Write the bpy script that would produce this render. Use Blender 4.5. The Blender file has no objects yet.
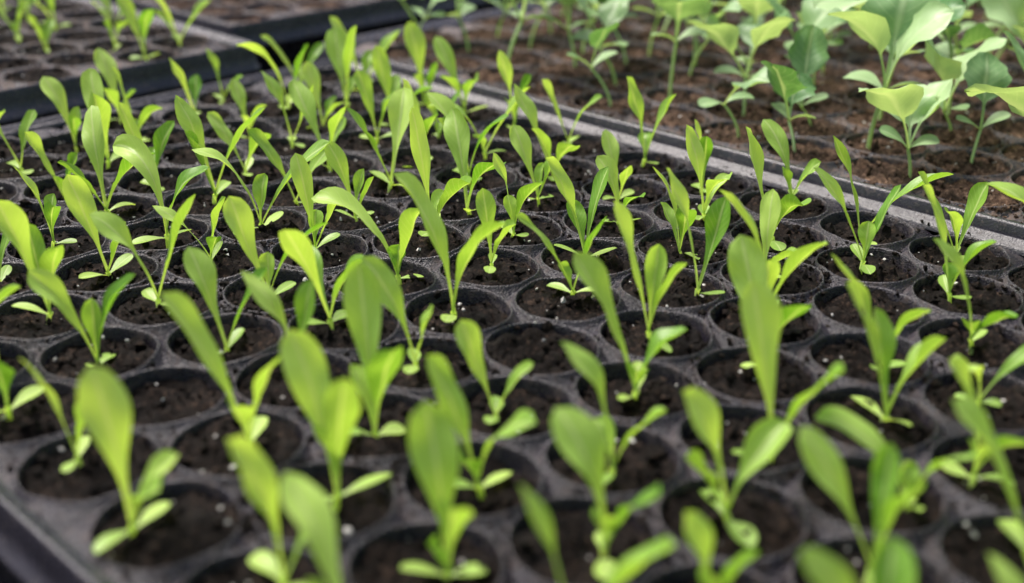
import bpy, math, random
import numpy as np
from mathutils import Vector, noise
random.seed(7); np.random.seed(7)
R=random.Random(23)
scene=bpy.context.scene
scene.view_settings.view_transform='Standard'
scene.view_settings.look='None'
scene.view_settings.exposure=0

# ---------------------------------------------------------------- materials
def newmat(name):
    m=bpy.data.materials.new(name); m.use_nodes=True
    nt=m.node_tree; nt.nodes.clear()
    out=nt.nodes.new('ShaderNodeOutputMaterial')
    return m,nt,out
def N(nt,t,**kw):
    n=nt.nodes.new(t)
    for k,v in kw.items():
        if k in n.inputs: n.inputs[k].default_value=v
        else: setattr(n,k,v)
    return n
def ramp(nt,fac,stops):
    r=nt.nodes.new('ShaderNodeValToRGB')
    e=r.color_ramp.elements
    while len(e)<len(stops): e.new(0.5)
    for i,(p,c) in enumerate(stops):
        e[i].position=p; e[i].color=(*c,1)
    nt.links.new(fac,r.inputs[0]); return r

def mat_plastic(name,dark,light,dust,d0=0.50,d1=0.66,bump=0.7):
    m,nt,out=newmat(name); L=nt.links
    tc=N(nt,'ShaderNodeTexCoord')
    n1=N(nt,'ShaderNodeTexNoise',Scale=38.0,Detail=8.0,Roughness=0.65)
    n2=N(nt,'ShaderNodeTexNoise',Scale=210.0,Detail=6.0,Roughness=0.75)
    n3=N(nt,'ShaderNodeTexNoise',Scale=1500.0,Detail=2.0)
    for n in (n1,n2,n3): L.new(tc.outputs['Object'],n.inputs['Vector'])
    base=ramp(nt,n1.outputs['Fac'],[(0.35,dark),(0.65,light)])
    mk=ramp(nt,n2.outputs['Fac'],[(d0,(0,0,0)),(d1,(1,1,1))])
    mx=N(nt,'ShaderNodeMix'); mx.data_type='RGBA'
    L.new(mk.outputs[0],mx.inputs[0]); L.new(base.outputs[0],mx.inputs[6]); mx.inputs[7].default_value=(*dust,1)
    b=N(nt,'ShaderNodeBsdfPrincipled')
    b.inputs['Specular IOR Level'].default_value=0.6
    L.new(mx.outputs[2],b.inputs['Base Color'])
    rr=N(nt,'ShaderNodeMapRange'); rr.inputs[3].default_value=0.27; rr.inputs[4].default_value=0.85
    L.new(mk.outputs[0],rr.inputs[0]); L.new(rr.outputs[0],b.inputs['Roughness'])
    bp=N(nt,'ShaderNodeBump',Strength=bump,Distance=0.0011)
    ad=N(nt,'ShaderNodeMath'); ad.operation='ADD'
    L.new(n2.outputs['Fac'],ad.inputs[0]); L.new(n3.outputs['Fac'],ad.inputs[1])
    L.new(ad.outputs[0],bp.inputs['Height']); L.new(bp.outputs[0],b.inputs['Normal'])
    L.new(b.outputs[0],out.inputs[0]); return m

def mat_soil(name,c0,c1,c2):
    m,nt,out=newmat(name); L=nt.links
    tc=N(nt,'ShaderNodeTexCoord')
    n1=N(nt,'ShaderNodeTexNoise',Scale=420.0,Detail=6.0,Roughness=0.75)
    n2=N(nt,'ShaderNodeTexNoise',Scale=45.0,Detail=3.0)
    for n in (n1,n2): L.new(tc.outputs['Object'],n.inputs['Vector'])
    a=ramp(nt,n1.outputs['Fac'],[(0.38,c0),(0.55,c1),(0.66,c2)])
    g=ramp(nt,n2.outputs['Fac'],[(0.3,(0.5,0.5,0.5)),(0.7,(1.6,1.48,1.38))])
    mx=N(nt,'ShaderNodeMix'); mx.data_type='RGBA'; mx.blend_type='MULTIPLY'; mx.inputs[0].default_value=1
    L.new(a.outputs[0],mx.inputs[6]); L.new(g.outputs[0],mx.inputs[7])
    b=N(nt,'ShaderNodeBsdfPrincipled',Roughness=0.8)
    b.inputs['Specular IOR Level'].default_value=0.2
    L.new(mx.outputs[2],b.inputs['Base Color'])
    bp=N(nt,'ShaderNodeBump',Strength=1.0,Distance=0.003)
    L.new(n1.outputs['Fac'],bp.inputs['Height']); L.new(bp.outputs[0],b.inputs['Normal'])
    L.new(b.outputs[0],out.inputs[0]); return m

def mat_leaf(name,dark,mid,rib,transl,rough=0.42,tb=0.6):
    m,nt,out=newmat(name); L=nt.links
    tc=N(nt,'ShaderNodeTexCoord'); uv=N(nt,'ShaderNodeUVMap'); uv.uv_map='UVMap'
    at=N(nt,'ShaderNodeAttribute'); at.attribute_name='tint'
    n1=N(nt,'ShaderNodeTexNoise',Scale=110.0,Detail=3.0); L.new(tc.outputs['Object'],n1.inputs['Vector'])
    ad=N(nt,'ShaderNodeMath'); ad.operation='MULTIPLY_ADD'; ad.inputs[1].default_value=0.30
    L.new(n1.outputs['Fac'],ad.inputs[0]); L.new(at.outputs['Fac'],ad.inputs[2])
    base=ramp(nt,ad.outputs[0],[(0.12,dark),(1.05,mid)])
    sp=N(nt,'ShaderNodeSeparateXYZ'); L.new(uv.outputs[0],sp.inputs[0])
    s=N(nt,'ShaderNodeMath'); s.operation='SUBTRACT'; s.inputs[1].default_value=0.5; L.new(sp.outputs[0],s.inputs[0])
    ab=N(nt,'ShaderNodeMath'); ab.operation='ABSOLUTE'; L.new(s.outputs[0],ab.inputs[0])
    rb=ramp(nt,ab.outputs[0],[(0.015,(1,1,1)),(0.07,(0,0,0))])
    w=N(nt,'ShaderNodeMath'); w.operation='MULTIPLY_ADD'; w.inputs[1].default_value=-0.38
    L.new(ab.outputs[0],w.inputs[0]); L.new(sp.outputs[1],w.inputs[2])
    w2=N(nt,'ShaderNodeMath'); w2.operation='MULTIPLY'; w2.inputs[1].default_value=75.0; L.new(w.outputs[0],w2.inputs[0])
    w3=N(nt,'ShaderNodeMath'); w3.operation='SINE'; L.new(w2.outputs[0],w3.inputs[0])
    vr=ramp(nt,w3.outputs[0],[(0.86,(0,0,0)),(1.0,(0.35,0.35,0.35))])
    mxm=N(nt,'ShaderNodeMath'); mxm.operation='MAXIMUM'
    L.new(rb.outputs[0],mxm.inputs[0]); L.new(vr.outputs[0],mxm.inputs[1])
    pr=ramp(nt,sp.outputs[1],[(0.0,(0.9,)*3),(0.42,(0.0,)*3)])
    mx2=N(nt,'ShaderNodeMath'); mx2.operation='MAXIMUM'
    L.new(mxm.outputs[0],mx2.inputs[0]); L.new(pr.outputs[0],mx2.inputs[1])
    mlt=N(nt,'ShaderNodeMath'); mlt.operation='MULTIPLY'; mlt.inputs[1].default_value=0.6; L.new(mx2.outputs[0],mlt.inputs[0])
    mx=N(nt,'ShaderNodeMix'); mx.data_type='RGBA'
    L.new(mlt.outputs[0],mx.inputs[0]); L.new(base.outputs[0],mx.inputs[6]); mx.inputs[7].default_value=(*rib,1)
    b=N(nt,'ShaderNodeBsdfPrincipled',Roughness=rough)
    b.inputs['Specular IOR Level'].default_value=0.5
    L.new(mx.outputs[2],b.inputs['Base Color'])
    hs=N(nt,'ShaderNodeMath'); hs.operation='SUBTRACT'; L.new(n1.outputs['Fac'],hs.inputs[0]); L.new(mxm.outputs[0],hs.inputs[1])
    bp=N(nt,'ShaderNodeBump',Strength=0.35,Distance=0.0005); L.new(hs.outputs[0],bp.inputs['Height']); L.new(bp.outputs[0],b.inputs['Normal'])
    tr=N(nt,'ShaderNodeBsdfTranslucent')
    hv=N(nt,'ShaderNodeMix'); hv.data_type='RGBA'; hv.blend_type='MULTIPLY'; hv.inputs[0].default_value=1
    L.new(mx.outputs[2],hv.inputs[6]); hv.inputs[7].default_value=(1.3,1.22,tb,1)
    L.new(hv.outputs[2],tr.inputs['Color'])
    ms=N(nt,'ShaderNodeMixShader'); ms.inputs[0].default_value=transl
    L.new(b.outputs[0],ms.inputs[1]); L.new(tr.outputs[0],ms.inputs[2])
    L.new(ms.outputs[0],out.inputs[0]); return m

M_tray=mat_plastic('black_plastic',(0.010,0.008,0.014),(0.027,0.023,0.036),(0.066,0.049,0.048),0.50,0.64)
M_rim=mat_plastic('black_plastic_rim',(0.016,0.015,0.024),(0.038,0.035,0.050),(0.08,0.065,0.062),0.56,0.70,0.35)
M_tray2=mat_plastic('grey_plastic',(0.018,0.016,0.026),(0.045,0.041,0.058),(0.15,0.105,0.086),0.45,0.58)
M_rim2=mat_plastic('grey_plastic_rim',(0.022,0.021,0.032),(0.050,0.047,0.066),(0.12,0.095,0.088),0.54,0.68,0.30)
M_soil=mat_soil('dark_soil',(0.004,0.0025,0.002),(0.013,0.0085,0.0065),(0.085,0.057,0.043))
M_soil2=mat_soil('brown_soil',(0.028,0.017,0.012),(0.12,0.076,0.053),(0.38,0.27,0.20))
M_ground=mat_soil('ground_soil',(0.004,0.004,0.005),(0.010,0.010,0.012),(0.022,0.02,0.02))
M_leaf=mat_leaf('lettuce_leaf',(0.17,0.40,0.035),(0.60,0.85,0.18),(0.76,0.90,0.40),0.45,0.36,0.55)
M_kale=mat_leaf('kale_leaf',(0.13,0.30,0.10),(0.48,0.68,0.34),(0.62,0.78,0.46),0.38,0.40,0.6)
m,nt,out=newmat('perlite'); b=N(nt,'ShaderNodeBsdfPrincipled',Roughness=0.9); b.inputs['Base Color'].default_value=(0.6,0.58,0.55,1); nt.links.new(b.outputs[0],out.inputs[0]); M_perl=m

# ---------------------------------------------------------------- helpers
def mesh_obj(name,V,F,mats,parent=None,smooth=True,fm=None):
    me=bpy.data.meshes.new(name)
    me.from_pydata([tuple(v) for v in V],[],[tuple(f) for f in F])
    for m in mats: me.materials.append(m)
    if fm is not None: me.polygons.foreach_set('material_index',np.array(fm,dtype=np.int32))
    me.polygons.foreach_set('use_smooth',np.full(len(me.polygons),smooth))
    me.update()
    o=bpy.data.objects.new(name,me); scene.collection.objects.link(o)
    if parent: o.parent=parent
    return o

def nz(x,y,z=0.0,s=1.0): return noise.noise(Vector((x*s,y*s,z)))

def rounded_rect(x0,y0,x1,y1,r,k=6):
    pts=[]
    for cx,cy,a0 in ((x1-r,y1-r,0),(x0+r,y1-r,90),(x0+r,y0+r,180),(x1-r,y0+r,270)):
        for i in range(k+1):
            a=math.radians(a0+90*i/k); pts.append((cx+r*math.cos(a),cy+r*math.sin(a)))
    return pts

def blob_template():
    import bmesh
    bm=bmesh.new(); bmesh.ops.create_icosphere(bm,subdivisions=1,radius=1)
    v=np.array([list(q.co) for q in bm.verts]); f=np.array([[q.index for q in fc.verts] for fc in bm.faces]); bm.free()
    return v,f
BV,BF=blob_template()

def crumbs(name,pts,sizes,mat,parent,seed):
    rs=np.random.RandomState(seed); n=len(pts)
    pts=np.array(pts); sizes=np.array(sizes)
    tv=BV[None]*(1+0.35*rs.randn(n,len(BV),1)).clip(0.4,1.7)
    sc=rs.uniform(0.5,1.2,(n,1,3)); tv=tv*sc*sizes[:,None,None]
    a=rs.uniform(0,6.28,n); c,s=np.cos(a),np.sin(a)
    x=tv[:,:,0]*c[:,None]-tv[:,:,1]*s[:,None]; y=tv[:,:,0]*s[:,None]+tv[:,:,1]*c[:,None]
    tv=np.stack([x,y,tv[:,:,2]],-1)+pts[:,None,:]
    V=tv.reshape(-1,3); F=(BF[None]+np.arange(n)[:,None,None]*len(BV)).reshape(-1,3)
    return mesh_obj(name,V.tolist(),F.tolist(),[mat],parent=parent,smooth=False)

HX=math.sqrt(3)/2
def make_tray(name,s0,t0,nx,ny,p,ang,mt,mr,msoil,rim=0.007,soil_z=-0.0030,seed=1,density=45,spill=14,par=0,z0=0.0):
    rs=random.Random(seed)
    S=36
    V=[];F=[];SV=[];SF=[]
    circ=[(math.cos(2*math.pi*i/S),math.sin(2*math.pi*i/S)) for i in range(S)]
    rings=[(0.487,-0.0001),(0.479,0.0009),(0.470,0.0013),(0.461,0.0008),(0.455,-0.0005),(0.446,-0.0050),(0.428,-0.014)]
    cells=[]; cp=[];cs=[];pp=[];ps=[]
    xl=rim*0.95; xr=2*rim+(nx-1)*HX*p+p-rim*0.95
    yl=rim*0.95; yr=2*rim+(ny+.5)*p-rim*0.95
    for i in range(nx):
        off=((i+par)%2)*0.5
        for j in range(ny):
            cx=rim+.5*p+i*HX*p; cy=rim+(j+.5+off)*p
            miss={}
            for k in range(6):
                mxs=None
                if k in (0,5) and i==nx-1: mxs=('x',xr)
                elif k in (2,3) and i==0: mxs=('x',xl)
                else:
                    if k==1 and j==ny-1: mxs=('y',yr)
                    if k==4 and j==0: mxs=('y',yl)
                    if off>0 and j==ny-1 and k in (0,2): mxs=('y',yr)
                    if off==0 and j==0 and k in (3,5): mxs=('y',yl)
                if mxs: miss[k]=mxs
            b0=len(V)
            for q,(c,s) in enumerate(circ):
                deg=q*360/S
                k=int(deg//60)
                d=abs(((deg-(30+60*k)+180)%360)-180)
                r=0.5/math.cos(math.radians(d)); x=cx+c*r*p; y=cy+s*r*p
                ks=[k] if deg%60 else [k,(k-1)%6]
                for kk in ks:
                    if kk in miss:
                        if miss[kk][0]=='x': x=miss[kk][1]
                        else: y=miss[kk][1]
                dd=max(0,r-0.5)
                V.append((x,y,-0.0005-0.035*dd+0.0004*nz(x,y,2.2,60)))
            for (r,z) in rings:
                for (c,s) in circ:
                    x=cx+c*r*p; y=cy+s*r*p
                    w=0.0009*nz(x,y,1.3*seed,55)
                    V.append((x+w,y+w*0.7,z+0.0012*nz(x,y,3.1,40)+0.0006*nz(x,y,7.7,130)))
            for q in range(len(rings)):
                for a in range(S):
                    a2=(a+1)%S
                    F.append((b0+q*S+a,b0+q*S+a2,b0+(q+1)*S+a2,b0+(q+1)*S+a))
            zc=soil_z+rs.uniform(-0.0018,0.0014); dome=rs.uniform(-0.0010,0.0020)
            tx,ty=rs.uniform(-.06,.06),rs.uniform(-.06,.06)
            def sz(x,y):
                rr=math.hypot(x-cx,y-cy)/(0.43*p)
                return zc+dome*(1-rr*rr)+tx*(x-cx)+ty*(y-cy)+0.0038*nz(x,y,seed,150)+0.0026*nz(x,y,seed+5,400)+0.0014*nz(x,y,seed+7,900)
            b1=len(SV); SV.append((cx,cy,sz(cx,cy)))
            SR=14
            for q in range(1,SR+1):
                r=0.450*q/SR
                for (c,s) in circ:
                    x=cx+c*r*p;y=cy+s*r*p; SV.append((x,y,sz(x,y)))
            for a in range(S): SF.append((b1,b1+1+a,b1+1+(a+1)%S))
            for q in range(SR-1):
                for a in range(S):
                    a2=(a+1)%S; o=b1+1+q*S
                    SF.append((o+a,o+S+a,o+S+a2,o+a2))
            cells.append((cx,cy,sz(cx,cy)+z0))
            for _ in range(density):
                r=p*0.44*math.sqrt(rs.random()); a=rs.uniform(0,6.283); x=cx+r*math.cos(a);y=cy+r*math.sin(a)
                sg=min(0.0026,0.0005+rs.expovariate(1500)); cp.append((x,y,sz(x,y)+sg*0.3)); cs.append(sg)
            a0=rs.uniform(0,6.28)
            for _ in range(int(rs.expovariate(1/spill))):
                a=rs.gauss(a0,1.1); r=p*rs.uniform(0.44,0.56); x=cx+r*math.cos(a);y=cy+r*math.sin(a)
                sg=rs.uniform(0.0003,0.0013); cp.append((x,y,0.0003)); cs.append(sg)
            for _ in range(rs.choice([1,1,2,3,4,6])):
                r=p*0.42*math.sqrt(rs.random()); a=rs.uniform(0,6.283); x=cx+r*math.cos(a);y=cy+r*math.sin(a)
                pp.append((x,y,sz(x,y)+0.0012)); ps.append(rs.uniform(0.0003,0.0010))
    x1=2*rim+(nx-1)*HX*p+p; y1=2*rim+(ny+.5)*p
    nf=len(F)
    prof=[(rim*1.0,-0.0012,0.0005),(rim*0.90,0.0004,0.001),(rim*0.82,0.0010,0.0015),(rim*0.36,0.0012,0.004),(rim*0.24,0.0032,0.005),(rim*0.06,0.0034,0.0055),(0.0,0.0022,0.006),(-0.0008,-0.004,0.006),(-0.0012,-0.012,0.006),(-0.003,-0.0125,0.008),(-0.0035,-0.016,0.008),(0.003,-0.0165,0.006),(0.006,-0.0535-z0,0.006)]
    b0=len(V); K=None
    for (o,z,r) in prof:
        pts=rounded_rect(o,o,x1-o,y1-o,r); K=len(pts)
        for (x,y) in pts: V.append((x,y,z))
    for q in range(len(prof)-1):
        for a in range(K):
            a2=(a+1)%K; F.append((b0+q*K+a,b0+(q+1)*K+a,b0+(q+1)*K+a2,b0+q*K+a2))
    for _ in range(int(spill*12)):
        t=rs.random(); e=rs.choice('xyXY'); d=rim*rs.uniform(.4,1)
        x,y={'x':(d,t*y1),'X':(x1-d,t*y1),'y':(t*x1,d),'Y':(t*x1,y1-d)}[e]
        cp.append((x,y,0.0014)); cs.append(rs.uniform(0.0002,0.0009))
    tray=mesh_obj(name,V,F,[mt,mr],fm=[0]*nf+[1]*(len(F)-nf))
    mesh_obj('soil',SV,SF,[msoil],parent=tray)
    crumbs('soil_crumbs',cp,cs,msoil,tray,seed)
    crumbs('perlite_specks',pp,ps,M_perl,tray,seed+50)
    ca,sa=math.cos(ang),math.sin(ang)
    tray.rotation_euler=(0,0,ang)
    tray.location=(s0*ca-t0*sa, s0*sa+t0*ca,z0)
    W=[]
    for (x,y,z) in cells:
        X=s0+x;Y=t0+y
        W.append((X*ca-Y*sa,X*sa+Y*ca,z))
    return tray,W

# ---------------------------------------------------------------- plants
class PB:
    def __init__(s): s.V=[];s.F=[];s.UV=[];s.T=[]
    def leaf(s,o,az,L,W,e0,e1,kind='lettuce',cup=0.35,twist=0.0,tint=0.5,side=0.0,pw=1.4,seed=0.0):
        n=20; m=8 if kind!='kale' else 10
        P=Vector(o); b0=len(s.V)
        for i in range(n+1):
            t=i/n
            e=e0+(e1-e0)*(t**pw); a=az+side*t
            d=Vector((math.cos(e)*math.cos(a),math.cos(e)*math.sin(a),math.sin(e)))
            sd=Vector((-math.sin(a),math.cos(a),0)); nn=Vector((-math.sin(e)*math.cos(a),-math.sin(e)*math.sin(a),math.cos(e)))
            tw=twist*t; s2=sd*math.cos(tw)+nn*math.sin(tw); n2=nn*math.cos(tw)-sd*math.sin(tw)
            if i>0: P=P+d*(L/n)
            if kind=='lettuce':
                g=max(0,(t-0.20)/0.80)
                w=0.125+0.06*t+0.82*(math.sin(min(1,g/0.74)*math.pi/2)**2.1)
                if g>0.62: w*=math.sqrt(max(0.0,1-((g-0.62)/0.38)**2.4))
            elif kind=='coty':
                w=0.14+0.86*(math.sin(min(1,t/0.66)*math.pi/2)**2.0)
                if t>0.62: w*=math.sqrt(max(0.0,1-((t-0.62)/0.38)**2.2))
            else:
                g=(t-0.34)/0.66
                if g<0: w=0.06
                else:
                    w=0.06+0.94*math.sin(min(1,g/0.36)*math.pi/2)**1.0
                    if g>0.4: w*=(max(0.0,1-((g-0.4)/0.6)**2.1))**0.55
                    w*=1+0.08*math.sin(g*22+seed)
            for j in range(m+1):
                q=-1+2*j/m
                wav=0.0
                if kind!='coty': wav=0.11*W*abs(q)*w*math.sin(t*11+seed*3+(2 if q>0 else 0))+0.10*W*w*noise.noise(Vector((t*4,q*2,seed)))
                cc=cup*(1.0 if w>0.3 else 1.6)
                p=P+s2*(q*W*0.5*w)+n2*(cc*q*q*W*0.5*w+wav-(0.03*W*math.exp(-(q*6)**2)))
                s.V.append(p); s.UV.append((0.5+q*0.5,t)); s.T.append(tint)
        for i in range(n):
            for j in range(m):
                a=b0+i*(m+1)+j; s.F.append((a,a+1,a+m+2,a+m+1))
        return P
    def stem(s,pts,rad,tint=0.6):
        K=7; b0=len(s.V)
        for idx,(p,r) in enumerate(zip(pts,rad)):
            for k in range(K):
                a=2*math.pi*k/K
                s.V.append(Vector(p)+Vector((r*math.cos(a),r*math.sin(a),0))); s.UV.append((0.5,0.05)); s.T.append(tint)
        for i in range(len(pts)-1):
            for k in range(K):
                k2=(k+1)%K; s.F.append((b0+i*K+k,b0+i*K+k2,b0+(i+1)*K+k2,b0+(i+1)*K+k))
    def build(s,name,mat,loc):
        me=bpy.data.meshes.new(name); me.from_pydata([tuple(v) for v in s.V],[],s.F)
        me.materials.append(mat)
        uvl=me.uv_layers.new(name='UVMap')
        li=np.zeros(len(me.loops),dtype=np.int32); me.loops.foreach_get('vertex_index',li)
        uvl.data.foreach_set('uv',np.array(s.UV,dtype=np.float32)[li].ravel())
        at=me.attributes.new('tint','FLOAT','POINT'); at.data.foreach_set('value',np.array(s.T,dtype=np.float32))
        me.polygons.foreach_set('use_smooth',np.full(len(me.polygons),True)); me.update()
        o=bpy.data.objects.new(name,me); o.location=loc; scene.collection.objects.link(o); return o

D=math.radians
def lettuce(loc,rng,scale=1.0,archp=.12):
    b=PB(); k=scale*rng.uniform(0.68,1.10)
    az=D(rng.gauss(160,28))
    hs=0.004*k
    lean=(rng.uniform(-.0015,.0015),rng.uniform(-.0015,.0015))
    b.stem([(0,0,-0.003),(lean[0]*.5,lean[1]*.5,hs*.5),(lean[0],lean[1],hs)],[0.0010*k,0.0009*k,0.0012*k],0.8)
    o=(lean[0],lean[1],hs*0.9)
    arch=rng.random()<archp
    b.leaf(o,az,0.0490*k*rng.uniform(.86,1.12),0.0119*k*rng.uniform(.8,1.18),D(rng.uniform(66,88)),D(rng.uniform(-30,10) if arch else rng.uniform(30,74)),cup=rng.uniform(.05,.4),twist=rng.uniform(-.9,.3),tint=rng.uniform(.45,1.05),side=rng.uniform(-.4,.4),seed=rng.uniform(0,9),pw=rng.uniform(1.2,2.0))
    b.leaf(o,az+D(180+rng.gauss(0,32)),0.039*k*rng.uniform(.7,1.2),0.0098*k*rng.uniform(.85,1.15),D(rng.uniform(60,84)),D(rng.uniform(10,70)),cup=rng.uniform(.2,.7),twist=rng.uniform(-.6,.6),tint=rng.uniform(-.12,.5),side=rng.uniform(-.4,.4),seed=rng.uniform(0,9))
    if rng.random()<.7:
        b.leaf(o,az+D(rng.choice([80,-80])+rng.gauss(0,25)),0.030*k*rng.uniform(.4,1.2),0.0080*k,D(rng.uniform(66,86)),D(rng.uniform(20,72)),cup=.6,twist=rng.uniform(-.4,.4),tint=rng.uniform(.1,.8),seed=rng.uniform(0,9))
    ca=az+D(90+rng.gauss(0,35))
    for sgn in (0,180):
        if rng.random()<.12: continue
        b.leaf((lean[0],lean[1],hs*.6),ca+D(sgn+rng.gauss(0,16)),0.0145*k*rng.uniform(.7,1.1),0.0062*k*rng.uniform(.8,1.1),D(rng.uniform(10,50)),D(rng.uniform(-20,20)),kind='coty',cup=rng.uniform(0,.3),tint=rng.uniform(.3,.9),pw=.8,twist=rng.uniform(-.4,.4))
    return b.build('lettuce_seedling',M_leaf,loc)

def kale(loc,rng,scale=1.0,big=False):
    b=PB(); k=scale*rng.uniform(.72,1.22)
    if big: k=1.1
    H=0.025*k*rng.uniform(.6,1.3); lx,ly=rng.uniform(-.012,.012),rng.uniform(-.010,.010)
    if big: H=0.020; lx=-.006
    pts=[];rad=[]
    for i in range(6):
        t=i/5; pts.append((lx*t*t,ly*t*t,-0.003+(H+.003)*t)); rad.append(0.0009*k)
    b.stem(pts,rad,0.85); o=Vector(pts[-1])
    a=rng.uniform(0,6.28)
    for sgn in (0,180):
        b.leaf(o,a+D(sgn+rng.gauss(0,12)),0.018*k*rng.uniform(.9,1.15),0.012*k,D(rng.uniform(35,65)),D(rng.uniform(-20,20)),kind='coty',cup=.15,tint=rng.uniform(.3,.7),pw=.7,twist=rng.uniform(-.4,.4))
    if big:
        b.leaf(o,D(168),0.060,0.037,D(66),D(-6),kind='kale',cup=.1,tint=.75,twist=.6,seed=2.0)
        b.leaf(o,D(60),0.046,0.028,D(80),D(20),kind='kale',cup=.1,tint=.5,twist=.2,seed=5.0)
        b.leaf(o,D(-30),0.050,0.030,D(70),D(10),kind='kale',cup=.1,tint=.4,twist=-.3,seed=7.0)
    else:
        for q in range(rng.choice([1,2,2,3,3])):
            b.leaf(o,a+D(90+q*140+rng.gauss(0,20)),0.050*k*rng.uniform(.6,1.25),0.0255*k*rng.uniform(.5,1.25),D(rng.uniform(60,86)),D(rng.uniform(-25,50)),kind='kale',cup=rng.uniform(0,.3),tint=rng.uniform(-.1,1.0),twist=rng.uniform(-.6,.6),seed=rng.uniform(0,9))
    return b.build('kale_seedling',M_kale,loc)

# ---------------------------------------------------------------- layout
A=D(45.3); P=0.0430
T0=0.3015-0.007-.5*P-8*P
tray1,C1=make_tray('seedling_tray',0.0986,T0,10,16,P,A,M_tray,M_rim,M_soil,seed=1,density=60,spill=26)
tray2,C2=make_tray('seedling_tray',0.495,-0.085,13,16,0.0450,A,M_tray2,M_rim2,M_soil2,rim=0.012,soil_z=-0.0015,seed=2,spill=60,z0=0.004)
tray3,C3=make_tray('seedling_tray',0.452-(9*HX*P+P+.014),0.690,10,10,P,A,M_tray2,M_rim2,M_soil,seed=3,density=20,z0=0.010)
tray4,C4=make_tray('seedling_tray',0.482,0.765,10,8,P,A,M_tray2,M_rim2,M_soil2,seed=4,density=20,spill=30,z0=0.006)
for c in C1:
    near=math.hypot(c[0],c[1])<0.36
    if R.random()<0.03 and not near: continue
    lettuce((c[0]+R.gauss(0,.0035),c[1]+R.gauss(0,.0035),c[2]),R,archp=0.08 if near else .12)
hero=min(range(len(C2)),key=lambda i:(C2[i][0]-0.246)**2+(C2[i][1]-0.519)**2)
for i,c in enumerate(C2):
    if i==hero:
        kale(c,R,1.0,big=True); continue
    if R.random()<0.22: continue
    kale((c[0]+R.gauss(0,.004),c[1]+R.gauss(0,.004),c[2]),R,1.08)
for c in C3:
    if R.random()<0.35: continue
    lettuce(c,R,0.85)

g=mesh_obj('ground',[(-30,-30,-0.055),(30,-30,-0.055),(30,60,-0.055),(-30,60,-0.055)],[(0,1,2,3)],[M_ground])

# ---------------------------------------------------------------- light
w=bpy.data.worlds.new('World'); scene.world=w; w.use_nodes=True
nt=w.node_tree; bg=nt.nodes['Background']
sky=nt.nodes.new('ShaderNodeTexSky'); sky.sky_type='NISHITA'; sky.sun_disc=False
EL,AZ=D(60),D(-50)
sky.sun_elevation=EL; sky.sun_rotation=AZ; sky.dust_density=6.0; sky.air_density=1.2
nt.links.new(sky.outputs[0],bg.inputs[0]); bg.inputs[1].default_value=0.15
sl=bpy.data.lights.new('sun','SUN'); sl.energy=5.0; sl.angle=D(26); sl.color=(1,0.95,0.91)
so=bpy.data.objects.new('sun',sl); scene.collection.objects.link(so)
sd=Vector((math.sin(AZ)*math.cos(EL),math.cos(AZ)*math.cos(EL),math.sin(EL)))
so.rotation_euler=(-sd).to_track_quat('-Z','Y').to_euler()

# ---------------------------------------------------------------- camera
cam=bpy.data.cameras.new('camera'); co=bpy.data.objects.new('camera',cam); scene.collection.objects.link(co)
co.location=(0,0,0.193); co.rotation_euler=(D(90-24.27),0,0)
cam.sensor_width=36; cam.lens=36*1200/1024; cam.clip_start=0.01; cam.clip_end=200
cam.dof.use_dof=True; cam.dof.focus_distance=0.51; cam.dof.aperture_fstop=5.6
scene.camera=co
